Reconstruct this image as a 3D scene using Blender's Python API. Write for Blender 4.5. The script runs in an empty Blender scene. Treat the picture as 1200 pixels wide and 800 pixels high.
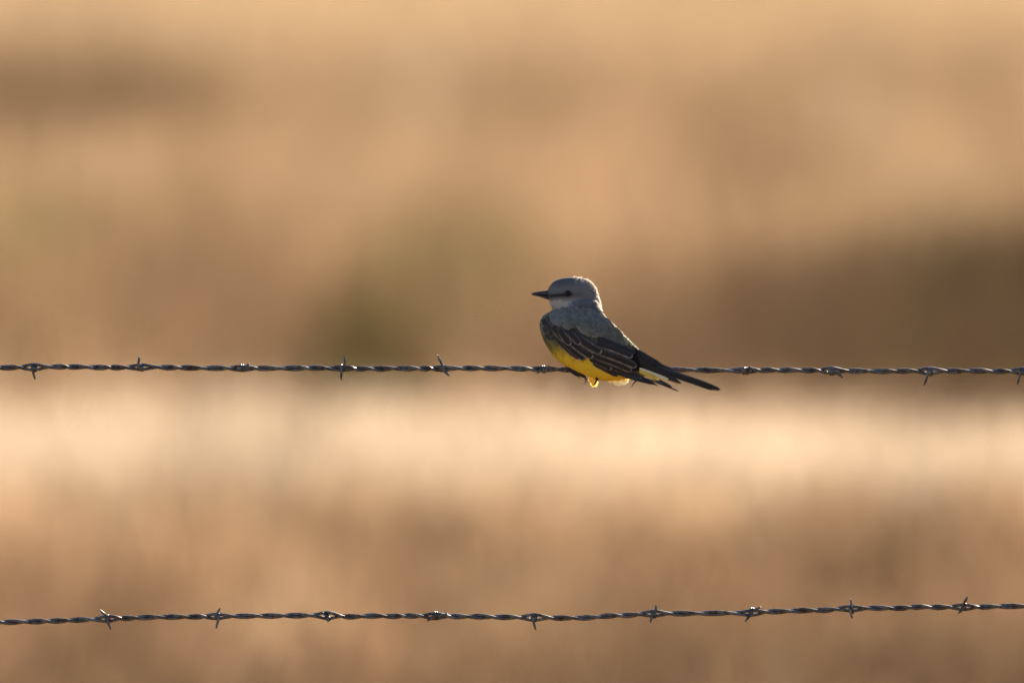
import bpy, bmesh, math
import numpy as np
from mathutils import Vector
from mathutils.bvhtree import BVHTree

rng = np.random.default_rng(11)
scene = bpy.context.scene
C = scene.collection

# ------------------------------------------------------------------ scale
# one photograph pixel is about one millimetre at the fence
def P(px, py, y=0.0):
    return np.array([(px-600.0)/1000.0, y, 1.15 + (435.0-py)/1000.0])

CAM_H = 1.9
DIST = 20.0

# ------------------------------------------------------------------ helpers
def mesh_obj(name, verts, faces, mat=None, parent=None, col=None, smooth=True):
    me = bpy.data.meshes.new(name)
    verts = np.asarray(verts, dtype=np.float64)
    me.from_pydata([tuple(v) for v in verts], [], [tuple(int(i) for i in f) for f in faces])
    if col is not None:
        a = me.color_attributes.new('tint', 'FLOAT_COLOR', 'POINT')
        c4 = np.ones((len(verts), 4), dtype=np.float32); c4[:, :3] = np.clip(col, 0, 1)
        a.data.foreach_set('color', c4.ravel())
    if smooth:
        me.polygons.foreach_set('use_smooth', [True]*len(me.polygons))
    me.update()
    o = bpy.data.objects.new(name, me)
    C.objects.link(o)
    if mat: me.materials.append(mat)
    if parent: o.parent = parent
    return o

def fast_mesh(name, verts, quads, tris, mat, col):
    """numpy mesh: quads (n,4) and tris (m,3)"""
    me = bpy.data.meshes.new(name)
    nv, nq, nt = len(verts), len(quads), len(tris)
    me.vertices.add(nv); me.vertices.foreach_set('co', np.asarray(verts, np.float32).ravel())
    loops = np.concatenate([quads.ravel(), tris.ravel()]).astype(np.int32)
    me.loops.add(len(loops)); me.loops.foreach_set('vertex_index', loops)
    me.polygons.add(nq+nt)
    starts = np.concatenate([np.arange(nq)*4, nq*4 + np.arange(nt)*3]).astype(np.int32)
    me.polygons.foreach_set('loop_start', starts)
    me.update(calc_edges=True)
    me.polygons.foreach_set('use_smooth', np.ones(nq+nt, dtype=bool))
    a = me.color_attributes.new('tint', 'FLOAT_COLOR', 'POINT')
    c4 = np.ones((nv, 4), np.float32); c4[:, :3] = np.clip(col, 0, 1)
    a.data.foreach_set('color', c4.ravel())
    me.update()
    me.materials.append(mat)
    o = bpy.data.objects.new(name, me); C.objects.link(o)
    return o

def tube_geo(path, radii, n=8):
    path = np.asarray(path, float); m = len(path)
    radii = np.broadcast_to(np.asarray(radii, float), (m,))
    tan = np.gradient(path, axis=0); tan /= np.linalg.norm(tan, axis=1)[:, None] + 1e-12
    verts = []; faces = []
    ref = np.array([0, 1.0, 0]) if abs(tan[0][1]) < .9 else np.array([1.0, 0, 0])
    nrm = np.cross(tan[0], ref); nrm /= np.linalg.norm(nrm)
    for i in range(m):
        nrm = nrm - tan[i]*np.dot(nrm, tan[i]); nrm /= np.linalg.norm(nrm)
        b = np.cross(tan[i], nrm)
        for k in range(n):
            a = 2*math.pi*k/n
            verts.append(path[i] + radii[i]*(math.cos(a)*nrm + math.sin(a)*b))
    for i in range(m-1):
        for k in range(n):
            k2 = (k+1) % n
            faces.append((i*n+k, i*n+k2, (i+1)*n+k2, (i+1)*n+k))
    faces.append(tuple(range(n-1, -1, -1)))
    faces.append(tuple((m-1)*n+k for k in range(n)))
    return np.array(verts), faces

class MB:
    def __init__(s): s.v = []; s.f = []; s.c = []; s.n = 0
    def add(s, v, f, c=None):
        v = np.asarray(v, float)
        s.v.append(v); s.f += [tuple(i+s.n for i in q) for q in f]
        s.c.append(np.broadcast_to(np.asarray(c if c is not None else (1, 1, 1), float), (len(v), 3)))
        s.n += len(v)
    def build(s, name, mat, parent=None):
        return mesh_obj(name, np.vstack(s.v), s.f, mat, parent, np.vstack(s.c))

def catmull(pts, k=8):
    pts = np.asarray(pts, float)
    p = np.vstack([2*pts[0]-pts[1], pts, 2*pts[-1]-pts[-2]])
    out = []
    for i in range(1, len(p)-2):
        for t in np.linspace(0, 1, k, endpoint=False):
            a, b, c, d = p[i-1], p[i], p[i+1], p[i+2]
            out.append(.5*((2*b) + (-a+c)*t + (2*a-5*b+4*c-d)*t*t + (-a+3*b-3*c+d)*t**3))
    out.append(pts[-1])
    return np.array(out)

def sst(a, b, x):
    t = np.clip((x-a)/(b-a), 0, 1)
    return t*t*(3-2*t)

def empty(name, loc=(0, 0, 0)):
    o = bpy.data.objects.new(name, None); o.empty_display_size = .02
    C.objects.link(o); o.location = loc
    return o

def tag(o, label=None, cat=None, group=None, kind=None):
    if label: o['label'] = label
    if cat: o['category'] = cat
    if group: o['group'] = group
    if kind: o['kind'] = kind

# ------------------------------------------------------------------ materials
def new_mat(name):
    m = bpy.data.materials.new(name); m.use_nodes = True
    nt = m.node_tree
    for n in list(nt.nodes): nt.nodes.remove(n)
    out = nt.nodes.new('ShaderNodeOutputMaterial')
    return m, nt, out

def tinted_mat(name, rough=.6, transl=.0, spec=.3, var=.15, scale=600, sheen=0.0, gain=(1, 1, 1), tgain=(1, 1, 1)):
    m, nt, out = new_mat(name)
    at = nt.nodes.new('ShaderNodeVertexColor'); at.layer_name = 'tint'
    tc = nt.nodes.new('ShaderNodeTexCoord')
    nz = nt.nodes.new('ShaderNodeTexNoise'); nz.inputs['Scale'].default_value = scale; nz.inputs['Detail'].default_value = 3
    nt.links.new(tc.outputs['Object'], nz.inputs['Vector'])
    mr = nt.nodes.new('ShaderNodeMapRange')
    mr.inputs['To Min'].default_value = 1-var; mr.inputs['To Max'].default_value = 1+var
    nt.links.new(nz.outputs['Fac'], mr.inputs['Value'])
    mu = nt.nodes.new('ShaderNodeVectorMath'); mu.operation = 'SCALE'
    nt.links.new(at.outputs['Color'], mu.inputs[0]); nt.links.new(mr.outputs['Result'], mu.inputs['Scale'])
    g = nt.nodes.new('ShaderNodeVectorMath'); g.operation = 'MULTIPLY'; g.inputs[1].default_value = gain
    nt.links.new(mu.outputs[0], g.inputs[0])
    b = nt.nodes.new('ShaderNodeBsdfPrincipled')
    b.inputs['Roughness'].default_value = rough
    b.inputs['Specular IOR Level'].default_value = spec
    if sheen: b.inputs['Sheen Weight'].default_value = sheen
    nt.links.new(g.outputs[0], b.inputs['Base Color'])
    if transl > 0:
        t = nt.nodes.new('ShaderNodeBsdfTranslucent')
        g2 = nt.nodes.new('ShaderNodeVectorMath'); g2.operation = 'MULTIPLY'; g2.inputs[1].default_value = tgain
        nt.links.new(mu.outputs[0], g2.inputs[0]); nt.links.new(g2.outputs[0], t.inputs['Color'])
        mx = nt.nodes.new('ShaderNodeMixShader'); mx.inputs[0].default_value = transl
        nt.links.new(b.outputs[0], mx.inputs[1]); nt.links.new(t.outputs[0], mx.inputs[2])
        nt.links.new(mx.outputs[0], out.inputs['Surface'])
    else:
        nt.links.new(b.outputs[0], out.inputs['Surface'])
    return m

M_body = tinted_mat('plumage_skin', .85, 0, .1, .25, 900)
M_fluff = tinted_mat('plumage_down', .6, .3, .2, .3, 500, tgain=(1.1, 1.1, 1.0))
M_ruff = tinted_mat('loose_translucent_plumage', .5, .5, .3, .3, 500, tgain=(2.3, 2.25, 2.15))  # transmission raised above the tint to brighten backlit edges
M_feather = tinted_mat('flight_feather_vane', .55, .10, .35, .25, 700)
M_horn = tinted_mat('beak_horn', .33, 0, .5, .2, 900)
M_scale = tinted_mat('leg_scales', .45, 0, .4, .3, 1500)
M_grass = tinted_mat('dry_grass_blades', .7, .5, .10, .2, 3)

def steel():
    m, nt, out = new_mat('weathered_galvanised_steel')
    tc = nt.nodes.new('ShaderNodeTexCoord')
    nz = nt.nodes.new('ShaderNodeTexNoise'); nz.inputs['Scale'].default_value = 160; nz.inputs['Detail'].default_value = 6
    nz2 = nt.nodes.new('ShaderNodeTexNoise'); nz2.inputs['Scale'].default_value = 25; nz2.inputs['Detail'].default_value = 4
    nt.links.new(tc.outputs['Object'], nz.inputs['Vector']); nt.links.new(tc.outputs['Object'], nz2.inputs['Vector'])
    cr = nt.nodes.new('ShaderNodeValToRGB')
    cr.color_ramp.elements[0].position = .35; cr.color_ramp.elements[0].color = (.055, .053, .057, 1)
    cr.color_ramp.elements[1].position = .7; cr.color_ramp.elements[1].color = (.21, .205, .212, 1)
    nt.links.new(nz.outputs['Fac'], cr.inputs[0])
    cr2 = nt.nodes.new('ShaderNodeValToRGB')
    cr2.color_ramp.elements[0].position = .47; cr2.color_ramp.elements[0].color = (0, 0, 0, 1)
    cr2.color_ramp.elements[1].position = .72; cr2.color_ramp.elements[1].color = (.6, .6, .6, 1)
    nt.links.new(nz2.outputs['Fac'], cr2.inputs[0])
    mx = nt.nodes.new('ShaderNodeMix'); mx.data_type = 'RGBA'
    nt.links.new(cr2.outputs[0], mx.inputs['Factor']); nt.links.new(cr.outputs[0], mx.inputs['A'])
    mx.inputs['B'].default_value = (.085, .042, .024, 1)
    b = nt.nodes.new('ShaderNodeBsdfPrincipled')
    nt.links.new(mx.outputs['Result'], b.inputs['Base Color'])
    b.inputs['Metallic'].default_value = .7
    mr = nt.nodes.new('ShaderNodeMapRange'); mr.inputs['To Min'].default_value = .2; mr.inputs['To Max'].default_value = .4
    nt.links.new(nz.outputs['Fac'], mr.inputs['Value']); nt.links.new(mr.outputs['Result'], b.inputs['Roughness'])
    bp = nt.nodes.new('ShaderNodeBump'); bp.inputs['Strength'].default_value = .25; bp.inputs['Distance'].default_value = .0004
    nt.links.new(nz.outputs['Fac'], bp.inputs['Height']); nt.links.new(bp.outputs[0], b.inputs['Normal'])
    nt.links.new(b.outputs[0], out.inputs['Surface'])
    return m
M_steel = steel()

# ------------------------------------------------------------------ barbed wires
def make_wire(name, knots, barbs, label, seed, half=1.9):
    r = np.random.default_rng(seed)
    kx = np.array([k[0] for k in knots], float); ky = np.array([k[1] for k in knots], float)
    def wy(px):
        # piecewise smooth height of the wire
        px = np.asarray(px, float)
        acc = 0
        for d, w in ((-20, .15), (-10, .2), (0, .3), (10, .2), (20, .15)):
            acc = acc + w*np.interp(px+d, kx, ky)
        lo = px < kx[0]; hi = px > kx[-1]
        acc = np.where(lo, ky[0] + (px-kx[0])*(ky[1]-ky[0])/(kx[1]-kx[0]), acc)
        acc = np.where(hi, ky[-1] + (px-kx[-1])*(ky[-1]-ky[-2])/(kx[-1]-kx[-2]), acc)
        return acc
    root = empty(name, tuple(P(600, float(wy(600)))))
    # barb positions continue past the frame
    bx = [b[0] for b in barbs]
    allb = list(bx)
    allb.insert(0, allb[0]-(141 if allb[0] > 100 else 118))
    while allb[0] > 600-half*1000+60: allb.insert(0, allb[0]-118-r.uniform(-7, 7))
    while allb[-1] < 600+half*1000-60: allb.append(allb[-1]+118+r.uniform(-7, 7))
    # phase: strands lie one above the other at each barb and cross 4 or 5 times between
    X = [allb[0]-150]; T = [-4*math.pi]
    th = 0
    for i, b in enumerate(allb):
        X += [b-9, b+9]; T += [th-.45+r.uniform(-.1, .1), th+.45+r.uniform(-.1, .1)]
        if i+1 < len(allb):
            n = 4 if allb[i+1]-b < 122 else 5
            if r.random() < .2: n += r.choice([-1, 1]) if n == 4 else -1
            for k in range(1, n):
                X.append(b + (allb[i+1]-b)*k/n + r.uniform(-6.5, 6.5)); T.append(th + k*math.pi)
            th += n*math.pi
    X.append(allb[-1]+150); T.append(th+4*math.pi)
    xs = np.arange(600-half*1000, 600+half*1000, 1.0)
    theta = np.interp(xs, X, T)
    ker = np.hanning(17); ker /= ker.sum()
    theta = np.convolve(np.pad(theta, 8, mode='edge'), ker, 'valid')
    openness = {b: r.uniform(.2, 1.0) for b in allb}
    for b in barbs:
        if b[3] is not None: openness[b[0]] = b[3]
    sep = np.full(len(xs), 1.62)
    for b in allb: sep += 1.45*openness[b]*np.exp(-((xs-b)/9.0)**2)
    # hand-made looseness along the twist
    nz = np.interp(xs, np.arange(xs[0], xs[-1]+30, 30), r.uniform(-.25, .22, len(np.arange(xs[0], xs[-1]+30, 30))))
    sep += np.clip(np.convolve(np.pad(nz, 8, mode='edge'), ker, 'valid'), 0, 1)
    wig = np.interp(xs, np.arange(xs[0], xs[-1]+45, 45), r.uniform(-.8, .8, len(np.arange(xs[0], xs[-1]+45, 45))))
    wig = np.convolve(np.pad(wig, 8, mode='edge'), ker, 'valid')
    base = wy(xs) + wig
    off = np.array(root.location)
    asym = np.interp(xs, np.arange(xs[0], xs[-1]+38, 38), r.uniform(-.45, .45, len(np.arange(xs[0], xs[-1]+38, 38))))
    asym = np.convolve(np.pad(asym, 8, mode='edge'), ker, 'valid')
    sep0 = sep
    for s in (0, math.pi):
        sep = sep0 + asym*(1 if s else -1)
        pts = np.stack([(xs-600)/1000, -sep*np.sin(theta+s)/1000, 1.15 + (435-base)/1000 + sep*np.cos(theta+s)/1000], 1) - off
        v, f = tube_geo(pts, 0.00188, 12)
        mesh_obj('strand', v, f, M_steel, root)
    byx = {b[0]: b for b in barbs}
    for b in allb:
        spec = byx.get(b)
        if spec is None:
            a = r.uniform(0, 2*math.pi)
            A = (r.uniform(-3, 3), math.sin(a)*12, math.cos(a)*12); B = (r.uniform(-3, 3), -math.sin(a)*12, -math.cos(a)*12)
            kz = r.choice([-1.5, 1.5])
        else:
            _, A, B, _, kz = spec
        rc = 3.15
        A = np.array(A, float); B = np.array(B, float)
        ts = math.atan2(A[2], A[1]); te = math.atan2(-B[2], -B[1])
        while te-ts < 2*math.pi*1.6: te += 2*math.pi
        nT = int((te-ts)/(math.pi/7))
        tt = np.linspace(ts, te, nT)
        adv = 2.3*(te-ts)/(2*math.pi)
        cx = np.linspace(-adv/2, adv/2, nT)*(1 if r.random() < .5 else -1)
        coil = np.stack([cx, -rc*np.sin(tt), rc*np.cos(tt)], 1)
        a_end = coil[0] + (A-coil[0]); b_end = coil[-1] + (B-coil[-1])
        def leg(p0, p1):
            q = [p0+(p1-p0)*k for k in (.12, .3, .5, .7, .86, 1)]
            n = np.cross(p1-p0, (0.3, 1, 0.2)); n = n/np.linalg.norm(n)
            for i, k in enumerate((.12, .3, .5, .7, .86, 1)): q[i] = q[i] + n*math.sin(k*math.pi)*r.uniform(-.2, .5)
            return np.array(q)
        la = leg(coil[0], a_end)[::-1]; lb = leg(coil[-1], b_end)
        path = catmull(np.vstack([la, coil, lb]), 3)
        rad = np.full(len(path), 1.55)
        ramp = [.35, .7, .95, 1.12, 1.22, 1.3]
        for i, k in enumerate(ramp): rad[i] = k; rad[-1-i] = k
        cen = P(b, float(wy(b))) - off
        v, f = tube_geo(path/1000 + cen + np.array([0, 0, kz/1000]), rad/1000, 8)
        mesh_obj('barb', v, f, M_steel, root)
    tag(root, label, 'barbed wire', 'barbed wires of the fence')
    return root

# barb: x, first point (dx,dy,dz mm), second point, how far the strands open, knot height
upper = [
    (40, (-2, 9, 6), (1, -2, -13), 1.1, -1.5),
    (165, (-2, -3, 13), (1, 8, -4), .7, 0),
    (284, (8, -5, 6), (-2, 10, -3), .5, -.6),
    (402, (2, -4, 15), (-2, -3, -14), .3, .2),
    (518, (-5, -4, 16), (9, -5, -9), .3, .3),
    (637, (6, -4, 5), (-8, -5, -5), .1, -.3),
    (756, (2, 10, 2), (1, 9, -3), .2, 0),
    (874, (5, -6, 6), (-3, 9, -4), .4, -.8),
    (975, (-1, 9, 4), (13, -4, -7), 1.2, -.8),
    (1090, (2, 9, 4), (-7, -3, -15), 1.2, -1.2),
    (1198, (2, 9, 4), (-6, -3, -15), .8, -1.0),
]
lower = [
    (126, (-9, -3, 10), (4, -3, -13), 1.0, .8),
    (254, (4, -3, 10), (-1, -4, -14), .7, .0),
    (384, (-7, -2, 6), (1, -9, -5), 1.3, -1.6),
    (510, (15, -4, 2), (-10, -4, -7), 1.0, 1.0),
    (626, (1, 9, 4), (2, -4, -14), 1.2, -1.0),
    (766, (3, -3, 12), (-4, -4, -9), .9, -.6),
    (881, (11, -3, 5), (-8, -4, -12), .8, 1.2),
    (998, (-1, -3, 13), (1, -4, -10), .7, -1.0),
    (1130, (4, -3, 12), (-7, -4, -8), .8, .2),
]
wire_up = make_wire('barbed_wire', [(0, 430), (120, 430.5), (250, 430.5), (400, 431.5), (560, 432), (650, 432.5), (690, 434.5), (740, 434.5), (800, 433), (900, 434), (1000, 435), (1100, 435), (1200, 434.5)],
                    upper, 'upper twisted steel barbed wire with the bird perched on it', 5)
wire_lo = make_wire('barbed_wire', [(0, 728.5), (60, 727.5), (126, 725), (254, 722), (400, 721.5), (510, 721.5), (600, 723), (680, 724), (760, 719.5), (881, 717.5), (1000, 713.5), (1100, 711), (1200, 711)],
                    lower, 'lower twisted steel barbed wire with nothing on it', 8)

# ------------------------------------------------------------------ the bird
bird = empty('bird', tuple(P(690, 434)))
BO = np.array(bird.location)
tag(bird, 'small grey headed bird with yellow belly and dark wings perched on the upper wire', 'bird')

K = .60
def yc(px):      # body turned: tail towards the camera, breast away from it
    return -(np.asarray(px, float)-665)*K

def loft(sections, n, shear, y0=0.0):
    """sections: ((Tx,Ty),(Bx,By),w) in px/mm"""
    arr = np.array([[s[0][0], s[0][1], s[1][0], s[1][1], s[2]] for s in sections], float)
    arr = catmull(arr, 4)
    arr[:, 4] = np.maximum(arr[:, 4], .3)
    verts = []
    for tx, ty, bx, by, w in arr:
        cx, cy = (tx+bx)/2, (ty+by)/2
        hx, hy = (tx-bx)/2, (ty-by)/2
        for k in range(n):
            a = 2*math.pi*k/n
            x = cx+hx*math.cos(a); yy = cy+hy*math.cos(a)
            # slightly squarer than an ellipse so the flanks are full
            d = w*math.copysign(abs(math.sin(a))**.92, math.sin(a))
            verts.append(P(x, yy, (d + y0 - (x-665)*shear)/1000.0))
    m = len(arr); faces = []
    for i in range(m-1):
        for k in range(n):
            k2 = (k+1) % n
            faces.append((i*n+k, i*n+k2, (i+1)*n+k2, (i+1)*n+k))
    faces.append(tuple(range(n-1, -1, -1))); faces.append(tuple((m-1)*n+k for k in range(n)))
    return np.array(verts), faces

head_s = [((640.5, 341), (641, 346), 1), ((641.2, 338.6), (641.6, 349.5), 4.6), ((644.2, 333.4), (643, 355), 8), ((648.5, 329), (645.2, 360.5), 10.5),
          ((655, 325.7), (650, 364), 12.3), ((663.5, 323.9), (657, 368), 13.3), ((673, 323.7), (666, 371), 13.8), ((682.5, 325), (676, 373), 13.5),
          ((691, 328.6), (686, 372), 12.5), ((697.3, 335.2), (693, 371), 11.2), ((700.5, 343.5), (698, 370), 9.5), ((703, 351.5), (701, 368), 7.5), ((704.8, 359), (703.5, 366), 3)]
body_s = [((670, 351), (666, 353), 2), ((684, 350), (655, 357), 11), ((698, 351), (644, 364), 15), ((703.5, 359.5), (636.5, 369.5), 18.5),
          ((707.5, 365.5), (632.6, 376), 21), ((711, 370), (631.8, 384), 23), ((716, 374.5), (633.8, 393), 24.5), ((721, 379), (637.2, 402), 25),
          ((726, 384), (642.5, 411), 25), ((731, 389), (649.5, 419.5), 24.5), ((735.5, 393.5), (658, 427.5), 23.5), ((740, 398), (669, 433), 22),
          ((744, 402), (681, 438.3), 20), ((748.5, 406.5), (693, 443), 17.5), ((753, 410.5), (704, 445.8), 15), ((758, 415), (718, 445.5), 12),
          ((763, 420), (733, 443.5), 9.5), ((768, 425), (748, 441), 7), ((772, 429), (761, 438.5), 4.5), ((775, 433), (773, 435), 1)]

v1, f1 = loft(head_s, 48, .15, 1.0)
v2, f2 = loft(body_s, 64, K)
tmp = mesh_obj('tmp', np.vstack([v1, v2]), list(f1)+[tuple(i+len(v1) for i in q) for q in f2])
bm = bmesh.new(); bm.from_mesh(tmp.data); bmesh.ops.recalc_face_normals(bm, faces=bm.faces); bm.to_mesh(tmp.data); bm.free()
rm = tmp.modifiers.new('r', 'REMESH'); rm.mode = 'VOXEL'; rm.voxel_size = .0009; rm.use_smooth_shade = True
sm = tmp.modifiers.new('s', 'SMOOTH'); sm.factor = .5; sm.iterations = 7
dg = bpy.context.evaluated_depsgraph_get()
me = bpy.data.meshes.new_from_object(tmp.evaluated_get(dg))
bpy.data.objects.remove(tmp)
n = len(me.vertices)
co = np.empty(n*3); me.vertices.foreach_get('co', co); co = co.reshape(-1, 3)
nr = np.empty(n*3); me.vertices.foreach_get('normal', nr); nr = nr.reshape(-1, 3)
co -= nr*.0010
bvh = BVHTree.FromPolygons([tuple(c) for c in co], [tuple(p.vertices) for p in me.polygons])

def lerp(a, b, t): return a*(1-t[:, None]) + np.asarray(b)[None, :]*t[:, None]

def plumage_colour(pos):
    X = 600+pos[:, 0]*1000; Y = 435-(pos[:, 2]-1.15)*1000
    wob = 2.0*np.sin(X*.35+Y*.21)+1.3*np.sin(X*.9-Y*.55)
    yn = 362.5 + wob*.5 - (X-640)*.02
    out = np.tile(np.array([.105, .105, .092]), (len(X), 1))
    # bluish upper mantle, olive lower back
    out = lerp(out, (.10, .108, .112), sst(382, 366, Y+wob))
    out = lerp(out, (.11, .105, .065), sst(712, 738, X)*.8)
    out = lerp(out, (.016, .014, .015), sst(742, 750, X+wob*.6+np.clip(Y-404, 0, 16)*.9))
    # under side
    d = Y - np.interp(X, [632, 700, 715, 750, 775], [388, 409, 429, 437, 441]) + wob*.5
    olive = np.array([.16, .145, .07]); yel = np.array([.81, .55, .045])
    ty = sst(0, 27, Y+wob-(399-(X-640)*.16))
    bel = olive[None]*(1-ty[:, None]) + yel[None]*ty[:, None]
    bel = lerp(bel, (.80, .47, .02), sst(690, 715, X)*sst(436, 444, Y)*.8)
    tb = sst(-5, 4, d)
    out = out*(1-tb[:, None]) + bel*tb[:, None]
    # breast front: pale grey
    fr = sst(645, 634, X)*sst(398, 372, Y)
    out = lerp(out, (.36, .36, .33), fr*.9)
    # head
    hd = sst(2.5, -2.5, Y-yn)
    hc = np.tile(np.array([.168, .160, .170]), (len(X), 1))
    hc = lerp(hc, (.108, .104, .120), sst(339, 330, Y+wob*.4)*sst(686, 664, X))
    hc = lerp(hc, (.40, .39, .40), sst(349.5, 353.5, Y+wob*.35)*sst(680, 662, X+wob))
    hc = lerp(hc, (.10, .10, .108), sst(662, 682, X+wob)*sst(350, 358, Y))
    m = np.exp(-((Y-np.interp(X, [645, 660, 672, 686], [346.6, 345.2, 344.6, 343.6]))/2.3)**2)*sst(640, 646, X)*(.35+.65*sst(672, 668, X))*sst(690, 676, X)
    hc = lerp(hc, (.025, .022, .025), np.clip(m*1.1, 0, 1)*.92)
    hc = lerp(hc, (.035, .032, .034), np.exp(-(((X-665.5)/5.2)**2+((Y-344)/3.9)**2)**1.5)*.8)
    hc = lerp(hc, (.26, .25, .25), np.exp(-((Y-350.5)/1.6)**2)*sst(656, 662, X)*sst(680, 672, X)*.5)
    out = out*(1-hd[:, None]) + hc*hd[:, None]
    return out

cc = plumage_colour(co)
a = me.color_attributes.new('tint', 'FLOAT_COLOR', 'POINT')
c4 = np.ones((n, 4), np.float32); c4[:, :3] = cc; a.data.foreach_set('color', c4.ravel())
me.vertices.foreach_set('co', (co-BO).ravel()); me.update()
me.materials.append(M_body)
body = bpy.data.objects.new('body', me); C.objects.link(body); body.parent = bird

# ---- fine feathering over the body (one coat)
tri_c = np.array([p.center[:] for p in me.polygons]) + BO
area = np.array([p.area for p in me.polygons])
pn = np.array([p.normal[:] for p in me.polygons])
NF = 42000
idx = rng.choice(len(area), NF, p=area/area.sum())
pos = tri_c[idx] - pn[idx]*.001 + rng.normal(0, .0004, (NF, 3)); nn = pn[idx]
X = 600+pos[:, 0]*1000; Y = 435-(pos[:, 2]-1.15)*1000
# flow from the bill over the crown, down the breast and along the belly to the tail
fx = np.full(NF, 1.0); fz = np.full(NF, -.75)
brea = sst(665, 640, X)*sst(355, 368, Y)*sst(430, 405, Y)
fx = fx*(1-brea)+.35*brea; fz = fz*(1-brea)-1.0*brea
bel = sst(415, 435, Y); fx = fx*(1-bel)+1.0*bel; fz = fz*(1-bel)-.28*bel
hd = sst(362, 352, Y); fz = fz*(1-hd) + (-.25-.9*sst(672, 696, X))*hd
F = np.stack([fx, -K*.7*(1-hd), fz], 1)
F += rng.normal(0, .22, F.shape)
F = F - nn*np.sum(F*nn, 1)[:, None]; F /= np.linalg.norm(F, axis=1)[:, None]+1e-9
lift = rng.uniform(.03, .20, NF)*(1-.6*bel)+.22*hd*sst(684, 696, X)
L = (2.6 + 3.2*sst(350, 375, Y))*rng.uniform(.7, 1.3, NF)/1000
Wd = (.35+.45*sst(350, 375, Y))*rng.uniform(.7, 1.3, NF)/1000
D = F*np.cos(lift)[:, None] + nn*np.sin(lift)[:, None]
S = np.cross(F, nn); S /= np.linalg.norm(S, axis=1)[:, None]+1e-9
root_ = pos - nn*.0002
mid = root_ + D*L[:, None]*.55 + nn*.00015
tip = root_ + D*L[:, None] - nn*(L*.10)[:, None]
vv = np.stack([root_-S*Wd[:, None]*.5, root_+S*Wd[:, None]*.5, mid-S*Wd[:, None], mid+S*Wd[:, None], tip], 1).reshape(-1, 3)
b0 = np.arange(NF)*5
quads = np.stack([b0, b0+1, b0+3, b0+2], 1); tris = np.stack([b0+2, b0+3, b0+4], 1)
wp = [(648, 384), (668, 388), (700, 398), (738, 402), (752, 412), (760, 436), (774, 446), (762, 447), (724, 436), (700, 424), (680, 417), (660, 400)]
ins = np.zeros(NF, bool)
for i in range(len(wp)):
    (xi, yi), (xj, yj) = wp[i], wp[i-1]
    ins ^= ((yi > Y) != (yj > Y)) & (X < (xj-xi)*(Y-yi)/(yj-yi+1e-9)+xi)
kill = (ins & (np.abs(nn[:, 1]) > .1)) | (((X-665.7)**2+((Y-343.2)*1.05)**2 < 4.3**2)) | ((X < 662) & (X > 657) & (np.abs(Y-343.3) < 3))
vv = vv.reshape(-1, 5, 3); vv[kill] = root_[kill][:, None, :]; vv = vv.reshape(-1, 3)
keep = ~kill; vv = vv.reshape(-1, 5, 3)[keep].reshape(-1, 3); root_ = root_[keep]; NF = int(keep.sum())
b0 = np.arange(NF)*5
quads = np.stack([b0, b0+1, b0+3, b0+2], 1); tris = np.stack([b0+2, b0+3, b0+4], 1)
Xr = root_[:, 0]*1000; Zr = root_[:, 2]*1000
clump = np.sin(Xr*1.9+2*np.sin(Zr*.8))*np.sin(Zr*2.3+1.5*np.sin(Xr*.7))
Yr = 435-(root_[:, 2]-1.15)*1000; Xp = 600+Xr
onh = sst(364, 358, Yr); onb = sst(415, 425, Yr)
clump2 = np.sin(Xr*1.1+1.3*np.sin(Zr*1.7))*np.cos(Zr*1.5+np.sin(Xr*1.3))
amp = .35*(1-onb)+.12*onb
colr = plumage_colour(root_)*((1+rng.uniform(-1, 1, NF)*amp)*(1+(.22+.15*onh-.12*onb)*clump+.18*onh*clump2))[:, None]
colv = np.repeat(colr, 5, 0)
pl = fast_mesh('plumage', vv-BO, quads, tris, M_fluff, colv); pl.parent = bird

# ---- loose ruffled feathers, pale tint imitating sun rim light on nape, crown, back, breast
cand = np.where(np.abs(pn[:, 1]+.05) < .80)[0]
Xc = 600+tri_c[cand, 0]*1000; Yc = 435-(tri_c[cand, 2]-1.15)*1000
inr = np.abs(pn[cand, 1]+.05) < .62
wgt = area[cand]*np.where((Yc < 363) & (Xc > 686) & (pn[cand, 0] > .2), np.where(inr, 1.2, .8), np.where((Yc < 332) & (Xc > 672), .14, 0))
wgt += area[cand]*np.where((Xc > 698) & (Xc < 746) & (Yc >= 360) & (pn[cand, 2] > .3) & inr, .7, 0)
wgt += area[cand]*np.where((Xc < 640) & (Yc > 366) & (Yc < 388) & (pn[cand, 0] < -.45), .9, 0)
sel = rng.choice(cand, 7600, p=wgt/wgt.sum()); NR = len(sel)
p0 = tri_c[sel] - pn[sel]*.0012 + rng.normal(0, .0003, (NR, 3)); n0 = pn[sel]
Xc = 600+p0[:, 0]*1000; Yc = 435-(p0[:, 2]-1.15)*1000
onhead = Yc < 363
F0 = np.stack([np.where(onhead, .45, 1.0), np.where(onhead, -.1, -K*.8), np.where(onhead, -.25-sst(678, 694, Xc), -.85)], 1)
brst = Xc < 650; F0[brst] = (.1, .1, -1.0); lfb = rng.uniform(.05, .2, NR)
F0 += rng.normal(0, .28, F0.shape); F0 -= n0*np.sum(F0*n0, 1)[:, None]; F0 /= np.linalg.norm(F0, axis=1)[:, None]+1e-9
lf = np.where(onhead, rng.uniform(.25, .95, NR), rng.uniform(.10, .32, NR))
lf = np.where(brst, lfb, lf)
L0 = np.where(onhead, rng.uniform(.0028, .0048, NR), rng.uniform(.004, .0065, NR)); W0 = rng.uniform(.0003, .0006, NR)
D0 = F0*np.cos(lf)[:, None] + n0*np.sin(lf)[:, None]; S0 = np.cross(F0, n0)
mid0 = p0 + D0*(L0*.6)[:, None]; tip0 = p0 + D0*L0[:, None]
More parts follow.
